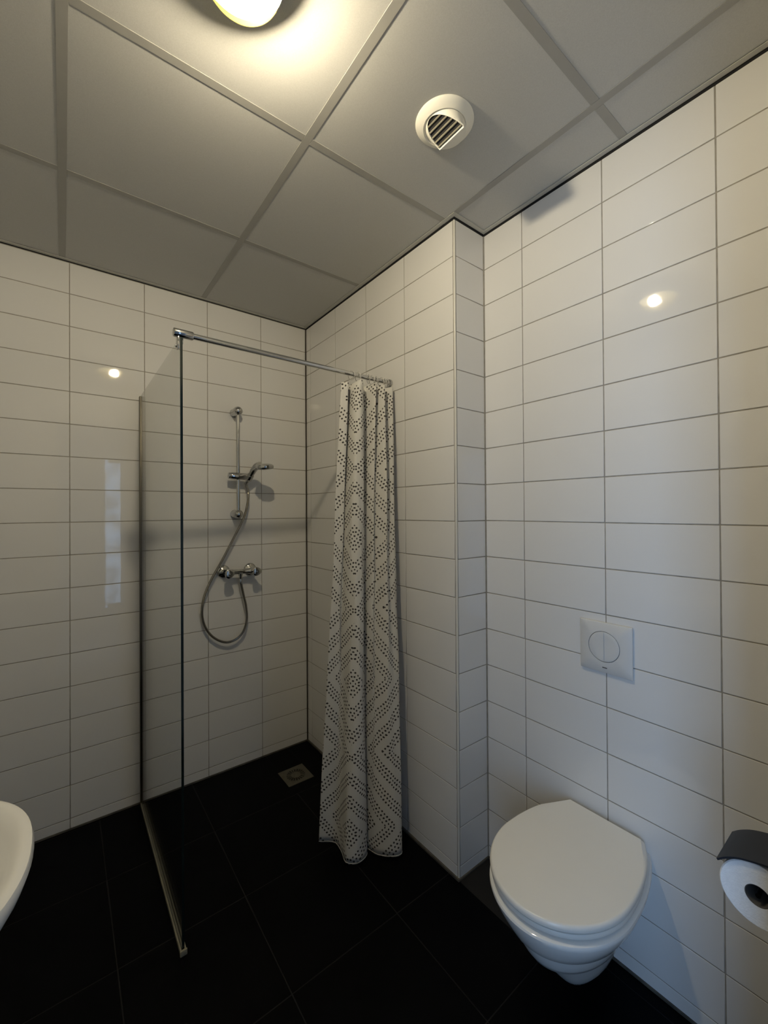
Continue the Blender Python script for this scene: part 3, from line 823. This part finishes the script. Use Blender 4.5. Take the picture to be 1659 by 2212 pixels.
for sgn in (-1, 1):                                       # the two halves of the button
    bm = bmesh.new()
    def half(r, x, g):
        pts = [Vector((x, FCY + sgn * (g + max(0, r * math.cos(a) - g)), FCZ - .002 + r * math.sin(a))) for a in [-PI / 2 + PI * k / 24 for k in range(25)]]
        return pts
    loft(bm, [half(RB - .0005, XR - .0094, .0003), half(RB - .0005, XR - .0123, .0003), half(RB - .0016, XR - .0129, .0012), half(RB * .7, XR - .0122 + (.0008), .0012)])
    child('button_half', bm, M['plate'], True)
bm = bmesh.new(); box(bm, XR - .0118, XR - .0108, FCY - .0095, FCY + .0055, FZ0 + .0155, FZ0 + .0187)
child('brand_mark', bm, M['mark'])

# ------------------------------------------------------------------ toilet
TY = -1.7475
t = thing('toilet', (XR, TY, 0.40), 'white wall-hung toilet with closed lid below the flush plate', 'toilet')
T0 = Matrix.Translation(-Vector((XR, TY, 0.40)))
def dshape(xf, xs, hw, hwb, z, xb=XR - .0008, n=40, pw=2.0, zfun=None):
    """outline: elliptical front reaching xf, widest hw at xs, sides curving in to hwb at the back edge xb"""
    pts = []
    k2 = (xb - xs) / math.sqrt(max(1e-6, 1 - (hwb / hw) ** 2)) if hwb < hw else 1e3
    for k in range(n + 1):
        a = -PI / 2 + PI * k / n
        c_, s_ = math.cos(a), math.sin(a)
        pts.append(Vector((xs - (xs - xf) * abs(c_) ** (2 / pw), TY + hw * math.copysign(abs(s_) ** (2 / pw), s_), z)))
    for k in range(1, 11):
        x = xs + (xb - xs) * k / 10
        pts.append(Vector((x, TY + hw * math.sqrt(max(0, 1 - ((x - xs) / k2) ** 2)), z)))
    for k in range(10, 0, -1):
        x = xs + (xb - xs) * k / 10
        pts.append(Vector((x, TY - hw * math.sqrt(max(0, 1 - ((x - xs) / k2) ** 2)), z)))
    return pts
bm = bmesh.new()
loft(bm, [dshape(-.036, .055, .030, .026, .074), dshape(-.060, .050, .043, .036, .077), dshape(-.075, .046, .052, .043, .086), dshape(-.096, .038, .064, .052, .108), dshape(-.132, .020, .080, .068, .150), dshape(-.168, .000, .094, .083, .194),
          dshape(-.200, -.018, .105, .094, .229), dshape(-.204, -.020, .107, .096, .2345), dshape(-.214, -.026, .113, .099, .2350), dshape(-.2205, -.030, .1175, .101, .2385), dshape(-.233, -.038, .125, .105, .256), dshape(-.247, -.048, .135, .111, .280),
          dshape(-.261, -.058, .1435, .116, .307), dshape(-.2625, -.059, .1445, .117, .3105), dshape(-.2700, -.063, .149, .119, .3115), dshape(-.2735, -.066, .152, .120, .3150), dshape(-.287, -.074, .163, .124, .337),
          dshape(-.302, -.085, .176, .128, .362), dshape(-.313, -.092, .184, .130, .385), dshape(-.316, -.093, .186, .131, .394), dshape(-.314, -.093, .185, .130, .399), dshape(-.307, -.091, .179, .127, .4030), dshape(-.290, -.091, .165, .121, .4032)])
bowl = child('bowl', bm, M['ceramic'], True)
bm = bmesh.new()
loft(bm, [dshape(-.302, -.093, .174, .114, .4110, .150), dshape(-.309, -.094, .181, .119, .4135, .152), dshape(-.310, -.094, .182, .120, .419, .152), dshape(-.308, -.094, .180, .118, .4245, .152), dshape(-.300, -.092, .173, .113, .4262, .150)])
child('seat', bm, M['seat'], True)
def lid_sec(ins, z, drop, flat=False):
    sec = dshape(-.3145 + ins, -.095, .184 - ins, .120 - ins * .5, z, .1645 - ins * .5)
    for p in sec:                                         # facets fall away from the line between back corner and flank
        dd = (p.x - (.164 - ins * .5)) * .438 + (abs(p.y - TY) - (.112 - ins * .4)) * .899
        if dd > 0 and p.x > -.02:
            if flat: p.x -= dd * .438; p.y -= math.copysign(dd * .899, p.y - TY)
            else: p.z -= drop * dd
    return sec
bm = bmesh.new()
loft(bm, [lid_sec(.010, .4282, 0), lid_sec(.0035, .4300, 0), lid_sec(.0005, .4325, .1), lid_sec(0, .4380, .5), lid_sec(.0008, .4420, .8), lid_sec(.0026, .4455, 1.0), lid_sec(.0052, .4472, 1.0), lid_sec(.0075, .4475, 0, True)])
child('lid', bm, M['seat'], True)
for sy in (-1, 1):
    bm = bmesh.new(); cyl(bm, (.152, TY + sy * .078, .4033), (.152, TY + sy * .078, .424), .013, 20, bevel=.002); child('hinge', bm, M['chrome'], True)

# ------------------------------------------------------------------ toilet roll holder on the doorway wall
RXC, RYC, RZC = -0.146, -2.1945, 0.7200
t = thing('roll_holder', (RXC, YF, 0.79), 'dark metal toilet roll holder with curved cover flap', 'toilet roll holder')
T0 = Matrix.Translation(-Vector((RXC, YF, 0.79)))
bm = bmesh.new()
pf = catmull([(0, YF + .006, .795), (0, -2.235, .7945), (0, -2.2095, .7895), (0, -2.171, .7790), (0, -2.148, .7665), (0, -2.1335, .7540)], 6)
xa, xb = -0.201, -0.090
up = [p + Vector((0, 0, .0)) for p in pf]
def off(p, i):
    a = pf[max(0, i - 1)]; b = pf[min(len(pf) - 1, i + 1)]; dd = (b - a).normalized(); nn = Vector((0, -dd.z, dd.y)); return p - nn * .0035 if nn.z > 0 else p + nn * .0035
lo = [off(p, i) for i, p in enumerate(pf)]
ringp = up + list(reversed(lo))
loft(bm, [[Vector((x, p.y, p.z)) for p in ringp] for x in (xa, xa + .001, xb - .001, xb)])
child('cover_flap', bm, M['flap'], True)
bm = bmesh.new(); box(bm, RXC - .028, RXC + .028, YF + .0004, YF + .009, .755, .815, bevel=.002); child('wall_plate', bm, M['flap'], True)
bm = bmesh.new()
tube(bm, catmull([(xb + .004, YF + .006, .775), (xb + .006, YF + .030, .760), (xb + .006, RYC - .02, .735), (xb + .006, RYC, RZC), (xb - .006, RYC, RZC), (RXC, RYC, RZC), (xa + .006, RYC, RZC)], 6), .0042, 12)
child('roll_arm', bm, M['chrome'], True)
t = thing('toilet_roll', (RXC, RYC, RZC), 'white toilet roll under the dark cover flap', 'toilet roll')
fm = frame_to((1, 0, 0), (-.050, 0, 0))
RR, RH = 0.0578, 0.0195
bm = bmesh.new(); lathe(bm, [(RH, 0.0), (RR - .002, 0.0), (RR, .002), (RR, .098), (RR - .002, .100), (RH, .100), (RH, 0.0)], 64, fm, False, False)
mesh_obj('paper', bm, M['paper'], t, True)
bm = bmesh.new(); lathe(bm, [(RH - .0012, .0006), (RH - .0001, .0006), (RH - .0001, .0994), (RH - .0012, .0994), (RH - .0012, .0006)], 40, fm, False, False)
mesh_obj('cardboard_core', bm, M['core'], t, True)

# ------------------------------------------------------------------ washbasin
SY, SZT = -1.455, 0.886
t = thing('washbasin', (XL, SY, SZT), 'white rounded washbasin at the left edge, near the glass screen', 'washbasin')
T0 = Matrix.Translation(-Vector((XL, SY, SZT)))
def bs(xf, hw, z, xb=XL + .0006, pw=2.35, n=48, cx=None):
    xs = XL + 0.17
    if cx is not None: xs = cx
    pts = []
    for k in range(n + 1):
        a = -PI / 2 + PI * k / n; c_, s_ = math.cos(a), math.sin(a)
        pts.append(Vector((xs + (xf - xs) * abs(c_) ** (2 / pw), SY + hw * math.copysign(abs(s_) ** (2 / pw), s_), z)))
    for k in range(1, 5): pts.append(Vector((xs + (xb - xs) * k / 4, SY + hw, z)))
    for k in range(4, 0, -1): pts.append(Vector((xs + (xb - xs) * k / 4, SY - hw, z)))
    return pts
XFB = -1.262
ib = XL + 0.115
bm = bmesh.new()
loft(bm, [bs(XFB - .16, .150, SZT - .155), bs(XFB - .085, .195, SZT - .125), bs(XFB - .030, .235, SZT - .075), bs(XFB - .007, .252, SZT - .035), bs(XFB, .258, SZT - .014), bs(XFB - .003, .257, SZT - .004), bs(XFB - .012, .252, SZT),
          bs(XFB - .022, .242, SZT - .002, ib), bs(XFB - .034, .230, SZT - .012, ib), bs(XFB - .050, .215, SZT - .032, ib + .008), bs(XFB - .078, .190, SZT - .070, ib + .02), bs(XFB - .12, .150, SZT - .100, ib + .05), bs(XFB - .19, .07, SZT - .115, ib + .11, cx=XL + .22)])
child('basin', bm, M['ceramic'], True)
bm = bmesh.new(); lathe(bm, [(0, -.1145), (.024, -.1145), (.024, -.112), (.018, -.1115), (0, -.1125)], 32, Matrix.Translation((XL + .235, SY, SZT)))
child('plug_hole', bm, M['chrome'], True)
t = thing('basin_tap', (XL + .055, SY, SZT), 'small chrome tap on the back of the washbasin', 'tap')
bm = bmesh.new(); lathe(bm, [(0, 0.0005), (.025, 0.0005), (.025, .008), (.020, .014), (.019, .085), (.021, .09), (.021, .108), (.017, .115), (0, .116)], 32); mesh_obj('body', bm, M['chrome'], t, True)
bm = bmesh.new(); tube(bm, catmull([(.012, 0, .055), (.05, 0, .078), (.095, 0, .082), (.118, 0, .066)], 6), .0105, 16); mesh_obj('spout', bm, M['chrome'], t, True)
bm = bmesh.new(); tube(bm, catmull([(0, 0, .112), (-.02, 0, .125), (-.05, 0, .14)], 5), .0055, 12); mesh_obj('lever', bm, M['chrome'], t, True)

bpy.context.view_layer.update()
